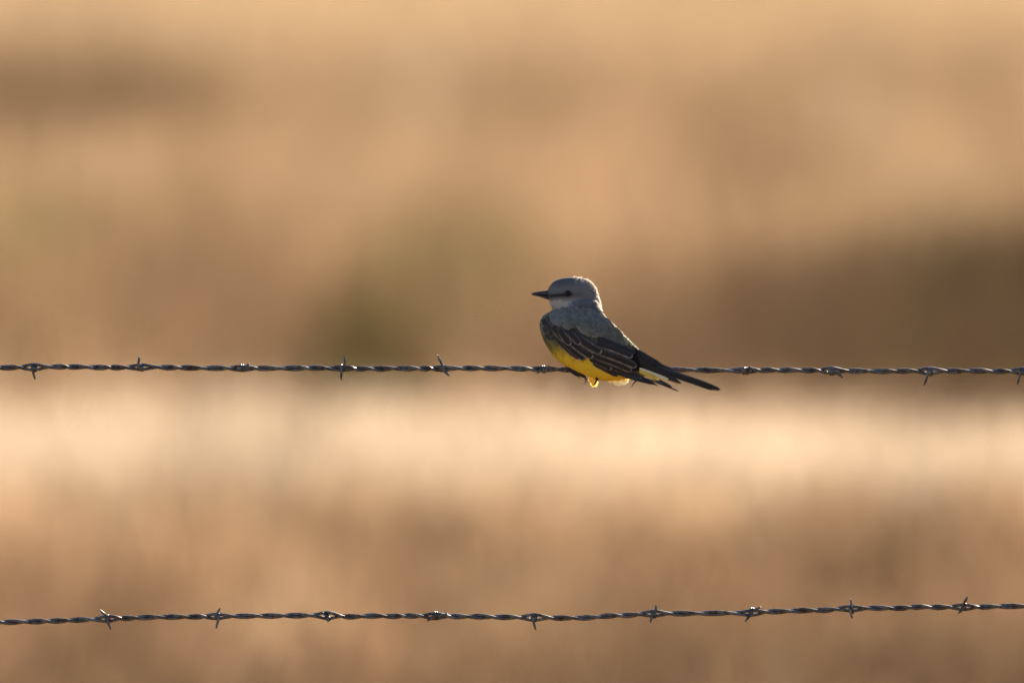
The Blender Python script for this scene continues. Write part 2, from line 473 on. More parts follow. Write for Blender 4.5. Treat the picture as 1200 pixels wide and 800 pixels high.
v0 = np.stack([p0-S0*W0[:, None]*.6, p0+S0*W0[:, None]*.6, mid0-S0*W0[:, None], mid0+S0*W0[:, None], tip0], 1).reshape(-1, 3)
b0 = np.arange(NR)*5
cr_ = np.where(onhead[:, None], np.array([[.50, .47, .45]]), np.array([[.40, .36, .25]]))*rng.uniform(.75, 1.25, NR)[:, None]  # paler than the plumage beneath, rim light put into the colour
rf = fast_mesh('rim_light_feathers', v0-BO, np.stack([b0, b0+1, b0+3, b0+2], 1), np.stack([b0+2, b0+3, b0+4], 1), M_ruff, np.repeat(cr_, 5, 0)); rf.parent = bird

# ---- height field of the near flank, for laying the wing on it
gx = np.arange(620, 860, 1.0); gy = np.arange(320, 470, 1.0)
H = np.full((len(gy), len(gx)), np.nan)
for j, py in enumerate(gy):
    for i, px in enumerate(gx):
        p = P(px, py, -.5)
        h = bvh.ray_cast(Vector(p), Vector((0, 1, 0)))
        if h[0] is not None: H[j, i] = h[0].y*1000
known = ~np.isnan(H)
# trust only the inner part of the flank, let the rest follow smoothly
from_edge = known.copy()
for _ in range(5):
    e = from_edge.copy(); e[1:-1, 1:-1] = from_edge[1:-1, 1:-1] & from_edge[:-2, 1:-1] & from_edge[2:, 1:-1] & from_edge[1:-1, :-2] & from_edge[1:-1, 2:]
    from_edge = e
fall = yc(gx)[None, :] - np.clip(14-(gx-730)*.12, 4, 14)[None, :] + 0*gy[:, None]
G = np.where(from_edge, H, fall)
fixed = from_edge.copy()
far = (gx[None, :] > 772) & np.ones_like(fixed)
fixed |= far
for _ in range(500):
    q = np.pad(G, 1, mode='edge')
    avg = (q[:-2, 1:-1]+q[2:, 1:-1]+q[1:-1, :-2]+q[1:-1, 2:])/4
    G = np.where(fixed, G, avg)
for _ in range(12):
    q = np.pad(G, 1, mode='edge')
    G = (q[:-2, 1:-1]+q[2:, 1:-1]+q[1:-1, :-2]+q[1:-1, 2:]+q[1:-1, 1:-1]*2)/6
def surf(px, py):
    u = np.clip(np.asarray(px, float)-gx[0], 0, len(gx)-1.01); v = np.clip(np.asarray(py, float)-gy[0], 0, len(gy)-1.01)
    i = u.astype(int); j = v.astype(int); a = u-i; b = v-j
    return (G[j, i]*(1-a)*(1-b)+G[j, i+1]*a*(1-b)+G[j+1, i]*(1-a)*b+G[j+1, i+1]*a*b)

VS = np.array([-1, -.88, -.76, -.4, -.06, 0, .06, .4, .76, .88, 1.0])
def feather_geo(base, tip, w, off, bend=0.0, dark=(.0135, .0115, .014), edge=(.33, .30, .30), e_lo=.8, e_hi=.25, e_tip=.6,
                pointy=0.0, yfun=None, lift=.6, camber=.7, nu=24, twist=0.0, **_):
    base = np.array(base, float); tip = np.array(tip, float)
    ax = tip-base; Ln = np.linalg.norm(ax); ax /= Ln
    pr = np.array([-ax[1], ax[0]])      # image space: v>0 is below/left of a right-pointing feather
    us = np.linspace(0, 1, nu)
    us = 1-(1-us)**1.5
    verts = []; cols = []
    dark = np.array(dark); edge = np.array(edge)
    for u in us:
        if u < .18: s = .55+.45*math.sin(u/.18*math.pi/2)
        else: s = 1
        k = max(.25, 1-(1.7+pointy*7)*w/Ln)
        if u > k:
            q = (u-k)/(1-k)
            s *= (max(0, 1-q**(2.1-pointy*.8)))**(.5+pointy*.35)
        c = base + ax*Ln*u + pr*bend*math.sin(u*math.pi)
        for v in VS:
            x, y = c + pr*v*w*s
            # feather tip is rounded: centre reaches farther than the edges
            yy = yfun(x, y) if yfun else surf(x, y)
            d = float(yy) - off - lift*u - camber*(1-v*v) + twist*v*w*s
            verts.append(P(x, y, d/1000.0))
            ev = 0
            if v > .7: ev = e_lo*min(1, (v-.7)/.1)
            elif v < -.7: ev = e_hi*min(1, (-v-.7)/.1)
            if (1-u)*Ln < 2.2: ev = max(ev, e_tip)
            if abs(v) < .05: ev = max(ev, .10)
            ev *= min(1, u*3)
            streak = 1+.25*math.sin(u*37+v*9+w*5)
            cols.append(dark*streak*(1+.8*max(0, v)**2+.4*(1-u))*(1-ev)+edge*ev*(.8+.35*math.sin(u*23+w*7)*math.sin(u*9+v)))
    m = len(VS); faces = []
    for i in range(nu-1):
        for k in range(m-1):
            faces.append((i*m+k, i*m+k+1, (i+1)*m+k+1, (i+1)*m+k))
    return np.array(verts), faces, np.array(cols)

mirror_lift = .30
def mirror(v, lift=None):
    """far wing: the same feathers reflected in the body's middle plane and raised a little"""
    v = v.copy(); px = 600+v[:, 0]*1000; ml = mirror_lift if lift is None else lift
    v[:, 1] = 2*yc(px)/1000 - v[:, 1]
    v[:, 2] += np.clip(px-700, 0, None)*ml/1000
    if lift is None: v[:, 0] += np.clip(px-700, 0, None)*.10/1000
    return v

wing_specs = [  # name, base, tip, half width, offset, kwargs
    ('primary_feather', (712, 427), (771.5, 449.3), 3.6, .4, dict(pointy=1, e_lo=.1, e_hi=.1, e_tip=0, bend=-1)),
    ('primary_feather', (712, 429), (765, 448), 3.4, .7, dict(pointy=.9, e_lo=.15, e_tip=.1)),
    ('primary_feather', (708, 428), (757, 445.5), 3.6, 1.0, dict(pointy=.7, e_lo=.2, e_tip=.1)),
    ('primary_feather', (706, 424), (752, 440.2), 4.6, 1.3, dict(pointy=.2, e_lo=.35, e_hi=.2, e_tip=.5)),
    ('secondary_feather', (695, 423), (724.5, 438), 3.8, 1.5, dict(e_lo=.25, e_tip=.3)),
    ('secondary_feather', (691, 419), (717, 431), 3.2, 1.9, dict(e_lo=.6, e_tip=.6)),
    ('tertial_feather', (693, 414.5), (740, 432.5), 3.6, 2.3, dict(e_lo=.75, e_tip=.7, bend=-.8)),
    ('tertial_feather', (694, 408), (746, 427.2), 4.6, 2.9, dict(e_lo=.85, e_tip=.7, bend=-1.2)),
    ('tertial_feather', (700, 401), (741.5, 415.8), 3.8, 3.5, dict(e_lo=1.1, e_tip=.9, bend=-1.0, edge=(.27, .27, .28))),
    ('tertial_feather', (700, 394), (744, 411.5), 4.0, 3.1, dict(e_lo=.15, e_tip=.1, bend=.5)),
    ('covert_feather', (652, 396), (679, 419.5), 2.8, 1.4, dict(e_lo=.8, e_tip=.5, bend=1.5)),
    ('covert_feather', (656, 396), (685.5, 420.5), 3.6, 1.9, dict(e_lo=.9, e_tip=.5, bend=1.5)),
    ('covert_feather', (665, 396), (695, 417.5), 4.1, 2.6, dict(e_lo=.9, e_tip=.7, bend=1.5)),
    ('covert_feather', (674, 392), (705, 411.5), 5.0, 3.4, dict(e_lo=.8, e_hi=.45, e_tip=.8, bend=1.2)),
    ('covert_feather', (648, 383), (661, 399), 3.8, 2.6, dict(e_lo=.6, e_hi=.4, e_tip=.7)),
    ('covert_feather', (655, 386), (668.5, 403.5), 4.5, 3.4, dict(e_lo=.7, e_hi=.5, e_tip=.8)),
    ('covert_feather', (666, 387), (680, 402.5), 4.2, 4.0, dict(e_lo=.7, e_hi=.4, e_tip=.7)),
]
def shoulder_feathers(r):
    """lesser coverts at the bend of the wing and the scapulars over the wing bases"""
    out = []
    L_ = []
    for _ in range(46):
        t = r.random(); s = r.random()
        x = 637+t*22; y = 371+s*23+t*3
        L_.append((x, y))
    L_.sort(key=lambda q: -(q[0]*.6+q[1]))
    for i, (x, y) in enumerate(L_):
        g = r.uniform(.6, 1.7)
        l = r.uniform(7, 10)
        an = r.uniform(.75, 1.15)
        out.append(dict(base=(x-2, y-3), tip=(x-2+l*math.cos(an), y-3+l*math.sin(an)), w=r.uniform(2.2, 3.2), off=1.0+1.6*i/len(L_), lift=.5, camber=.4,
                        dark=np.array((.024, .022, .026))*g, edge=(.11*g, .105*g, .11*g), e_lo=.6, e_hi=.3, e_tip=.6, nu=8))
    poly = [(646, 370), (660, 364), (682, 362), (700, 366), (712, 376), (722, 385), (732, 395), (738, 401), (728, 399), (712, 395), (700, 391), (684, 388), (668, 383), (654, 378)]
    def inside(x, y):
        c = False; j = len(poly)-1
        for i in range(len(poly)):
            xi, yi = poly[i]; xj, yj = poly[j]
            if (yi > y) != (yj > y) and x < (xj-xi)*(y-yi)/(yj-yi)+xi: c = not c
            j = i
        return c
    S_ = []
    while len(S_) < 190:
        x = r.uniform(644, 740); y = r.uniform(361, 402)
        if inside(x, y): S_.append((x, y))
    S_.sort(key=lambda q: -(q[0]+q[1]*1.2))
    for i, (x, y) in enumerate(S_):
        tt = i/len(S_)
        l = r.uniform(9, 13); an = math.radians(r.uniform(24, 44))
        up = max(0, min(1, (y-(366+(x-690)*.55 if x > 690 else 366))/16.0))
        if x > 704: an = math.radians(r.uniform(28, 40))
        g = r.uniform(.75, 1.25)
        c = np.array((.115, .116, .102))
        if x > 706: c = np.array((.108, .107, .078))
        if y < 378: c = np.array((.112, .118, .118))
        e = c*1.35 if y+0*x < 388 else c*1.7
        out.append(dict(base=(x-5, y-3), tip=(x-5+l*math.cos(an), y-3+l*math.sin(an)), w=r.uniform(3.0, 4.6), off=(2.2+2.6*tt)*(.35+.65*up), lift=.3, camber=.45,
                        dark=c*g, edge=e*g, e_lo=.5, e_hi=.3, e_tip=.5, nu=8))
    return out
shoulder = shoulder_feathers(np.random.default_rng(4))
for side in (0, 1):
    mb = MB()
    for s in shoulder:
        if side and s['tip'][0] > 708: continue
        s = dict(s); v, f, c = feather_geo(s.pop('base'), s.pop('tip'), s.pop('w'), s.pop('off'), **s)
        mb.add((mirror(v, 0) if side else v)-BO, f, c)
    wing = mb.build('wing', M_feather, bird)
    for nm, b_, t_, w_, o_, kw in wing_specs:
        kw = dict(kw)
        v, f, c = feather_geo(b_, t_, w_, o_, **kw)
        if side and nm == 'tertial_feather' and b_[0] >= 700: continue
        mesh_obj(nm, (mirror(v, .08 if nm == 'tertial_feather' else None) if side else v)-BO, f, M_feather, wing, c)

# ---- tail
tail_specs = [
    ((742, 420.5), (842.8, 452.2), 2.6, 2.0, dict(dark=(.009, .008, .009), pointy=.1, e_lo=.3, e_hi=.2, e_tip=.3)),
    ((743, 419), (838, 449.8), 2.3, 1.2, dict(dark=(.009, .008, .009), pointy=.1, e_lo=.1, e_tip=.1)),
    ((743, 418.5), (830, 446.6), 2.1, .4, dict(dark=(.009, .008, .009), pointy=.1, e_lo=.1, e_tip=.1)),
    ((742, 422), (835, 452.2), 2.2, 2.8, dict(dark=(.009, .008, .009), pointy=.15, e_lo=.35, e_hi=.1, e_tip=.3)),
    ((745, 408.5), (779.5, 427.8), 2.6, -.8, dict(pointy=.6, e_lo=.15, e_hi=.3, e_tip=.7, dark=(.009, .008, .009))),
    ((744, 417), (790, 431.8), 3.2, -.4, dict(pointy=.3, e_lo=.1, e_tip=.1)),
    ((742, 420), (798, 445.9), 3.6, 3.4, dict(pointy=.55, e_lo=.15, e_hi=.05, e_tip=.1)),
    ((746, 428.6), (783, 441.2), 1.6, 3.0, dict(pointy=.2, dark=(.62, .62, .45), edge=(.7, .72, .62), e_lo=.7, e_tip=.3)),
    ((748, 431.2), (772, 442.2), 2.6, 2.6, dict(pointy=.2, dark=(.60, .42, .09), edge=(.7, .6, .25), e_lo=.6, e_tip=.3)),
    ((757, 441), (795.5, 455.2), .8, 1.0, dict(pointy=.6, e_lo=.3, e_hi=.1, e_tip=.1)),
    ((762, 439), (787.5, 450.8), 2.0, .4, dict(pointy=.5, e_lo=.2, e_hi=.1, e_tip=.1)),
]
tail = empty('tail', tuple(np.array([0, 0, 0]))); tail.parent = bird
def ytail(off):
    return lambda x, y: yc(x) - 5.0 + (0.0)*(x-740)
tb = MB()
for i in range(14):      # black upper tail coverts
    u = i/13
    x = 739+u*14 + rng.uniform(-1, 1); y = 404.5+u*8+rng.uniform(-.5, 3)
    v, f, c = feather_geo((x-8, y-3.5), (x+rng.uniform(14, 20), y+rng.uniform(11.5, 14.5)), rng.uniform(2.6, 3.8), 2.2+1.5*(1-u), pointy=.2, e_lo=.12, e_hi=.05, e_tip=.1, yfun=ytail(0), nu=10,
                          dark=np.array((.012, .010, .011))*rng.uniform(.7, 1.4))
    tb.add(v-BO, f, c)
bpy.data.objects.remove(tail)
tail = tb.build('tail', M_feather, bird)
for b_, t_, w_, o_, kw in tail_specs:
    v, f, c = feather_geo(b_, t_, w_, o_, yfun=ytail(0), twist=.25, **kw)
    mesh_obj('tail_feather', v-BO, f, M_feather, tail, c)

# ---- loose fluffy feather tufts under the belly
def tuft(n, x0, x1, y0, ylen, ang, col, yw):
    V = []; Q = []; T_ = []; cl = []
    for i in range(n):
        x = rng.uniform(x0, x1); y = y0 + rng.uniform(-2.5, 1)
        e = 1-abs((x-(x0+x1)/2)/((x1-x0)/2))**2
        y += -2.5+3.2*e*rng.uniform(.4, 1)
        l = ylen*(.45+.55*e)*rng.uniform(.8, 1.1)
        an = math.radians(ang+rng.uniform(-16, 24))
        dx, dy = math.cos(an)*l, math.sin(an)*l
        yy = float(yc(x)) + 8 + rng.uniform(-yw, yw)
        w = rng.uniform(.7, 1.3)
        b = P(x, y, yy/1000); t = P(x+dx, y+dy, (yy+rng.uniform(-1, 1))/1000); m_ = (b+t)/2
        s = np.array([math.sin(an), .3, math.cos(an)])*w/1000
        k = len(V)
        V += [b-s*.6, b+s*.6, m_-s, m_+s, t]
        Q.append((k, k+1, k+3, k+2)); T_.append((k+2, k+3, k+4))
        c_ = np.array(col)*rng.uniform(.85, 1.15)
        cl += [c_]*5
    return np.array(V), Q+T_, np.array(cl)
mb = MB()
mb.add(*[(q-BO if i == 0 else q) for i, q in enumerate(tuft(520, 711, 734, 446, 6.5, 22, (.80, .78, .66), 4))])
mb.add(*[(q-BO if i == 0 else q) for i, q in enumerate(tuft(200, 690, 698, 445, 8.5, 62, (.80, .68, .26), 3))])
mb.add(*[(q-BO if i == 0 else q) for i, q in enumerate(tuft(200, 700, 740, 443.2, 3.2, 22, (.62, .48, .12), 3))])
mb.build('belly_down', M_ruff, bird)

# ---- beak
def beak_part(name, secs):
    arr = catmull(np.array(secs, float), 5); V = []; n = 14
    for x, yt, yb, w in arr:
        for k in range(n):
            a = 2*math.pi*k/n
            c = (yt+yb)/2; h = (yb-yt)/2
            V.append(P(x, c-h*math.cos(a), (w*math.sin(a)+1.0-(x-665)*.15)/1000))
    m = len(arr); F_ = []
    for i in range(m-1):
        for k in range(n):
            k2 = (k+1) % n; F_.append((i*n+k, i*n+k2, (i+1)*n+k2, (i+1)*n+k))
    F_.append(tuple(range(n-1, -1, -1))); F_.append(tuple((m-1)*n+k for k in range(n)))
    V = np.array(V)
    return V, F_
up_v, up_f = beak_part('u', [(622.8, 344.3, 345.6, .25), (624.5, 343.3, 345.6, .8), (628, 342.2, 345.8, 1.6), (633, 341.2, 346.0, 2.6), (638, 340.5, 346.4, 3.6), (643, 339.6, 347.0, 5.0), (648, 340.2, 347.6, 5.6)])
lo_v, lo_f = beak_part('l', [(624.6, 345.3, 346.0, .3), (628, 345.5, 347.0, 1.2), (633, 345.8, 348.1, 2.1), (638, 346.2, 349.8, 3.2), (643, 346.8, 351.4, 4.4), (650, 347, 352.4, 5.0)])
beak = mesh_obj('beak', up_v-BO, up_f, M_horn, bird, np.tile((.028, .026, .032), (len(up_v), 1)))
mesh_obj('lower_mandible', lo_v-BO, lo_f, M_horn, beak, np.tile((.05, .042, .045), (len(lo_v), 1)))
mb = MB()
for i in range(14):
    s = -1 if i % 2 else 1
    b = P(645+rng.uniform(-2, 2), 345+rng.uniform(-2.5, 3.5), (s*5+3.5)/1000)
    t = b + np.array([-rng.uniform(3, 7), s*rng.uniform(.5, 2), -rng.uniform(-.5, 2.5)])/1000
    v, f = tube_geo([b, (b+t)/2+np.array([0, 0, .0004]), t], [.00013, .0001, .00004], 4)
    mb.add(v-BO, f, (.02, .02, .02))
mb.build('bristle', M_scale, beak)

# ---- eyes
def glossy(name, col, rough):
    m, nt, out = new_mat(name)
    tc = nt.nodes.new('ShaderNodeTexCoord'); nz = nt.nodes.new('ShaderNodeTexNoise'); nz.inputs['Scale'].default_value = 300
    nt.links.new(tc.outputs['Object'], nz.inputs['Vector'])
    cr = nt.nodes.new('ShaderNodeValToRGB'); cr.color_ramp.elements[0].color = (*[c*.7 for c in col], 1); cr.color_ramp.elements[1].color = (*[c*1.3 for c in col], 1)
    nt.links.new(nz.outputs['Fac'], cr.inputs[0])
    b = nt.nodes.new('ShaderNodeBsdfPrincipled'); nt.links.new(cr.outputs[0], b.inputs['Base Color'])
    b.inputs['Roughness'].default_value = rough; b.inputs['Specular IOR Level'].default_value = .2
    nt.links.new(b.outputs[0], out.inputs['Surface']); return m
M_eye = glossy('eye', (.010, .006, .005), .12)
for s in (-1, 1):
    p = P(665.6, 343.2, -.5)
    if s < 0: h = bvh.ray_cast(Vector(p), Vector((0, 1, 0)))
    else:
        p[1] = .5; h = bvh.ray_cast(Vector(p), Vector((0, -1, 0)))
    c = np.array(h[0]) - np.array([0, s*.0010, 0])
    bm = bmesh.new(); bmesh.ops.create_uvsphere(bm, u_segments=28, v_segments=18, radius=.0033)
    me = bpy.data.meshes.new('eye'); bm.to_mesh(me); bm.free()
    me.polygons.foreach_set('use_smooth', [True]*len(me.polygons)); me.materials.append(M_eye)
    e = bpy.data.objects.new('eye', me); C.objects.link(e); e.parent = bird; e.location = tuple(c-BO)
    # dark lid ring
    ang = np.linspace(0, 2*math.pi, 33)
    ring = np.stack([c[0]+.0032*np.cos(ang), np.full(33, c[1]+s*.0014), c[2]+.0028*np.sin(ang)], 1)
    v, f = tube_geo(ring, .00045, 6)
    mesh_obj('eyelid', v-c, f, M_scale, e, np.tile((.03, .027, .03), (len(v), 1)))

# ---- legs and feet gripping the wire
def leg(path_tarsus, toes):
    pts = catmull([P(*q[:2], q[2]/1000) for q in path_tarsus], 5)
    v, f = tube_geo(pts, np.linspace(.0016, .0013, len(pts)), 8)
    lg = mesh_obj('leg', v-BO, f, M_scale, bird, np.tile((.022, .020, .022), (len(v), 1)))
    for tq in toes:
        raw = [P(*q[:2], q[2]/1000) for q in tq]
        pts = catmull(raw, 5); m = len(pts)
        u = np.linspace(0, 1, m)
        rad = .0022*(1-.25*u) + .00018*np.sin(u*26)
        cl = u > .66
        rad = np.where(cl, .0013*(1-(u-.66)/.34)+.00016, rad)
        v, f = tube_geo(pts, rad, 8)
        mesh_obj('toe', v-BO, f, M_scale, lg, np.tile((.020, .018, .020), (len(v), 1)))
# near foot: toes over the wire, claws hanging below it
leg([(694, 437, -14), (688, 432, -9), (683, 428.5, -2)],
    [[(683, 428.5, -2), (676, 428.8, -3.4), (669, 430.5, -4.6), (665.5, 433.5, -4.4), (664.5, 436.5, -2.5)],
     [(683, 428.5, -2), (680, 429, -5), (674.5, 433.5, -7.5), (679, 438.2, -7.5), (685.3, 441.4, -7.2), (686.9, 445.5, -7), (684, 450.2, -6)],
     [(683, 428.5, -2), (678, 430, -5.2), (670, 433.6, -6), (672.5, 437.0, -6.4), (677.5, 440.6, -6), (680, 443.5, -4)],
     [(683, 428.5, -2), (686, 431, 4), (687, 437, 5), (684, 440.5, 2), (682, 441, 0)]])
leg([(714, 440, -26), (706, 436, -16), (700, 430, -4)],
    [[(700, 430, -4), (699, 431, -6), (698.5, 437, -8), (699.5, 443, -28), (697.6, 447, -30), (694, 451.4, -30)],
     [(700, 430, -4), (694, 430, -4.5), (690, 433, -6), (689, 438, -5)],
     [(700, 430, -4), (706, 431, -5), (709, 435, -6), (708, 439, -4)],
     [(700, 430, -4), (702, 431, 4), (703, 437, 5), (700, 440, 1)]])
# trailing hind claw that shows under the wing
v, f = tube_geo(catmull([P(747, 443, -.044), P(744.3, 445, -.045), P(741.3, 448.5, -.045), P(740, 452, -.044)], 5), np.linspace(.0011, .0003, 16), 8)
mesh_obj('claw', v-BO, f, M_scale, bird, np.tile((.02, .018, .018), (len(v), 1)))

# ------------------------------------------------------------------ field
def px_of(x, y): return 600 + x*1000*DIST/(DIST+y)
def py_of(y, z): return 435 + ((CAM_H-z)/(DIST+y)*DIST - (CAM_H-1.15))*1000

def ground_z(x, y):
    return .06*np.sin(x*.31+1.2)*np.sin(y*.17) + .03*np.sin(x*.9+y*.4)

def ground_mat():
    m, nt, out = new_mat('dry_field_soil')
    tc = nt.nodes.new('ShaderNodeTexCoord')
    def nz(s, d=5):
        n = nt.nodes.new('ShaderNodeTexNoise'); n.inputs['Scale'].default_value = s; n.inputs['Detail'].default_value = d
        nt.links.new(tc.outputs['Object'], n.inputs['Vector']); return n
    a, b = nz(.12), nz(6.0, 8)
    cr = nt.nodes.new('ShaderNodeValToRGB')
    cr.color_ramp.elements[0].position = .35; cr.color_ramp.elements[0].color = (.13, .085, .045, 1)
    cr.color_ramp.elements[1].position = .65; cr.color_ramp.elements[1].color = (.23, .155, .08, 1)
    cr2 = nt.nodes.new('ShaderNodeValToRGB')
    cr2.color_ramp.elements[0].position = .3; cr2.color_ramp.elements[0].color = (.55, .55, .55, 1)
    cr2.color_ramp.elements[1].position = .7; cr2.color_ramp.elements[1].color = (1.0, 1.0, 1.0, 1)
    nt.links.new(a.outputs['Fac'], cr.inputs[0]); nt.links.new(b.outputs['Fac'], cr2.inputs[0])
    mx = nt.nodes.new('ShaderNodeMix'); mx.data_type = 'RGBA'; mx.blend_type = 'MULTIPLY'; mx.inputs['Factor'].default_value = 1
    nt.links.new(cr.outputs[0], mx.inputs['A']); nt.links.new(cr2.outputs[0], mx.inputs['B'])
    bs = nt.nodes.new('ShaderNodeBsdfPrincipled'); bs.inputs['Roughness'].default_value = 1.0; bs.inputs['Specular IOR Level'].default_value = .05
    nt.links.new(mx.outputs['Result'], bs.inputs['Base Color'])
    bp = nt.nodes.new('ShaderNodeBump'); bp.inputs['Distance'].default_value = .05; bp.inputs['Strength'].default_value = .6
    nt.links.new(b.outputs['Fac'], bp.inputs['Height']); nt.links.new(bp.outputs[0], bs.inputs['Normal'])
    nt.links.new(bs.outputs[0], out.inputs['Surface'])
    return m
M_ground = ground_mat()
ax_ = np.concatenate([-np.geomspace(1500, 40, 14), np.linspace(-36, 36, 73), np.geomspace(40, 1500, 14)])
ay_ = np.concatenate([-np.geomspace(1500, 40, 14), np.linspace(-36, 140, 177), np.geomspace(145, 2500, 14)])
GX, GY = np.meshgrid(ax_, ay_)
GZ = ground_z(GX, GY)
nx, ny = len(ax_), len(ay_)
ii = np.arange(nx*ny).reshape(ny, nx)
gq = np.stack([ii[:-1, :-1], ii[:-1, 1:], ii[1:, 1:], ii[1:, :-1]], -1).reshape(-1, 4)
g = fast_mesh('ground', np.stack([GX, GY, GZ], -1).reshape(-1, 3), gq, np.zeros((0, 3), int), M_ground, np.ones((nx*ny, 3)))
tag(g, kind='structure')

def blades(name, x, y, h, w, col, lean, head, label, cat='grass'):
    """one mesh of tapering, bending blades; head = how much the seed head widens the top"""
    N = len(x); r = rng
    az = r.uniform(0, 2*math.pi, N); fa = r.uniform(0, math.pi, N)
    bend = np.abs(r.normal(0, lean, N))
    z0 = ground_z(x, y)-.01
    t = np.array([0, .4, .72, .88, 1.0])
    prof = np.stack([np.full(N, .8), np.full(N, .75), .5+head*.9, .45+head*1.0, np.zeros(N)], 1)
    V = np.empty((N, 9, 3)); 
    for k in range(5):
        cx = x + np.cos(az)*bend*h*t[k]**1.8; cy = y + np.sin(az)*bend*h*t[k]**1.8
        cz = z0 + h*t[k]*(1-.25*bend*t[k])
        if k < 4:
            ww = w*prof[:, k]
            V[:, 2*k] = np.stack([cx-np.cos(fa)*ww, cy-np.sin(fa)*ww, cz], 1)
            V[:, 2*k+1] = np.stack([cx+np.cos(fa)*ww, cy+np.sin(fa)*ww, cz], 1)
        else: V[:, 8] = np.stack([cx, cy, cz], 1)
    b = np.arange(N)*9
    q = np.concatenate([np.stack([b+2*k, b+2*k+1, b+2*k+3, b+2*k+2], 1) for k in range(3)])
    tr = np.stack([b+6, b+7, b+8], 1)
    o = fast_mesh(name, V.reshape(-1, 3), q, tr, M_grass, np.repeat(col, 9, 0))
    tag(o, label, cat, kind='stuff')
    return o

def smooth_noise(x, y, sx, sy, seed):
    r = np.random.default_rng(seed); g_ = r.uniform(-1, 1, (64, 64))
    u = (x/sx) % 63; v = (y/sy) % 63
    i = np.floor(u).astype(int); j = np.floor(v).astype(int); a = u-i; b = v-j
    a = a*a*(3-2*a); b = b*b*(3-2*b)
    i2 = (i+1) % 64; j2 = (j+1) % 64
    return g_[j, i]*(1-a)*(1-b)+g_[j, i2]*a*(1-b)+g_[j2, i]*(1-a)*b+g_[j2, i2]*a*b

def scatter(n, y0, y1, half0, half1):
    y = rng.uniform(y0, y1, n); k = (y-y0)/(y1-y0)
    x = rng.uniform(-1, 1, n)*(half0+(half1-half0)*k)
    # gather into tussocks
    cx = np.round(x/.35)*.35; cy = np.round(y/.35)*.35
    jx = smooth_noise(cx*7, cy*7, 1.3, 1.7, 3)*.2
    pull = rng.uniform(0, .6, n)
    return x+(cx+jx-x)*pull, y+(cy-y)*pull

STRAW = np.array([.385, .256, .154]); PALE = np.array([.57, .452, .335]); BROWN = np.array([.10, .064, .038])
OLIVE = np.array([.105, .088, .036]); DARK = np.array([.030, .019, .012]); GOLD = np.array([.50, .36, .225]); RUST = np.array([.24, .150, .089])

# patches of the field, given by where their tops stand: centre, radii, colour, strength
patches = [
    (1125, 335, 270, 82, DARK, 1.0), (1200, 290, 120, 55, DARK, .8), (880, 345, 180, 62, BROWN*.9, .7), (720, 375, 120, 50, BROWN, .6),
    (425, 376, 78, 78, np.array([.034, .034, .007]), 1.0), (330, 390, 150, 45, BROWN, .4), (530, 290, 110, 60, OLIVE*1.2, .6), (20, 250, 90, 50, OLIVE*1.6, .5),
    (80, 95, 190, 48, BROWN*.8, .85), (220, 85, 90, 32, BROWN, .5), (240, 275, 100, 36, BROWN*1.3, .5), (640, 95, 170, 24, BROWN*1.7, .4),
    (880, 170, 110, 60, BROWN*1.6, .55), (1080, 60, 160, 24, BROWN*1.9, .4), (500, 100, 50, 40, PALE*.9, .5), (1000, 120, 60, 40, PALE*.8, .4),
    (1100, 200, 90, 40, GOLD*.95, .5), (100, 190, 110, 40, GOLD*.9, .4), (420, 200, 120, 40, GOLD*.9, .35),
    (480, 640, 90, 50, BROWN*1.1, .5), (150, 700, 80, 60, BROWN*1.2, .5), (1000, 650, 170, 50, BROWN*1.3, .45), (820, 620, 70, 30, GOLD*.8, .35), (330, 690, 90, 50, GOLD*.75, .4), (600, 690, 90, 50, GOLD*.7, .35),
    (1100, 790, 160, 50, BROWN, .7), (740, 780, 120, 30, BROWN, .5), (600, 505, 200, 35, PALE*1.1, .4), (180, 500, 90, 30, PALE*1.08, .4), (1060, 505, 130, 35, PALE*1.05, .4),
]
def tuss(x, y, size, seed):
    """one random value per tussock"""
    r = np.random.default_rng(seed); T = r.random((128, 128))
    wx = x+.25*size*np.sin(y*5/size); wy = y+.25*size*np.sin(x*4/size)
    return T[np.floor(wx/size).astype(int) % 128, np.floor(wy/size).astype(int) % 128]

ROWS_Y = [-60, 15, 60, 110, 170, 250, 300, 345, 395, 428, 460, 492, 545, 600, 660, 720, 800, 900]
ROWS_C = [GOLD*.98, GOLD*.95, STRAW*.86, STRAW*.88, STRAW*.98, STRAW*.92, RUST*1.1, RUST*.82, RUST*.85, STRAW*.72, PALE*.85, PALE*1.02, PALE*.92,
          STRAW*.95, RUST*1.08, RUST*.95, RUST*.72, BROWN]
def far_colour(x, y, h):
    X = px_of(x, y); Y = py_of(y, h*.75)
    n1 = smooth_noise(x+60, y, 1.6, 6.0, 21); n2 = smooth_noise(x+60, y, .5, 1.6, 22)
    Yw = Y + 12*n1
    R_ = np.array(ROWS_C)
    base = np.stack([np.interp(Yw, ROWS_Y, R_[:, k]) for k in range(3)], 1)
    for cx, cy, rx, ry, c, s in patches:
        d = ((X-cx)/rx)**2+((Y-cy)/ry)**2
        base = lerp(base, c, np.clip(1.2-d*.75 + n2*.25, 0, 1)*s)
    t1 = .5*(tuss(x, y, .5, 51)+tuss(x, y, .22, 54)); t2 = tuss(x, y, .9, 52)
    base = base*(.42+1.16*t1)[:, None]
    base = lerp(base, RUST, np.where(t2 > .72, .35, 0)*sst(430, 330, Y)+np.where(t2 > .72, .35, 0)*sst(600, 660, Y))
    base = lerp(base, OLIVE*1.6, np.where(t2 < .15, .3, 0)*sst(430, 330, Y))
    return base*(1+.12*n2+rng.normal(0, .10, len(x)))[:, None]

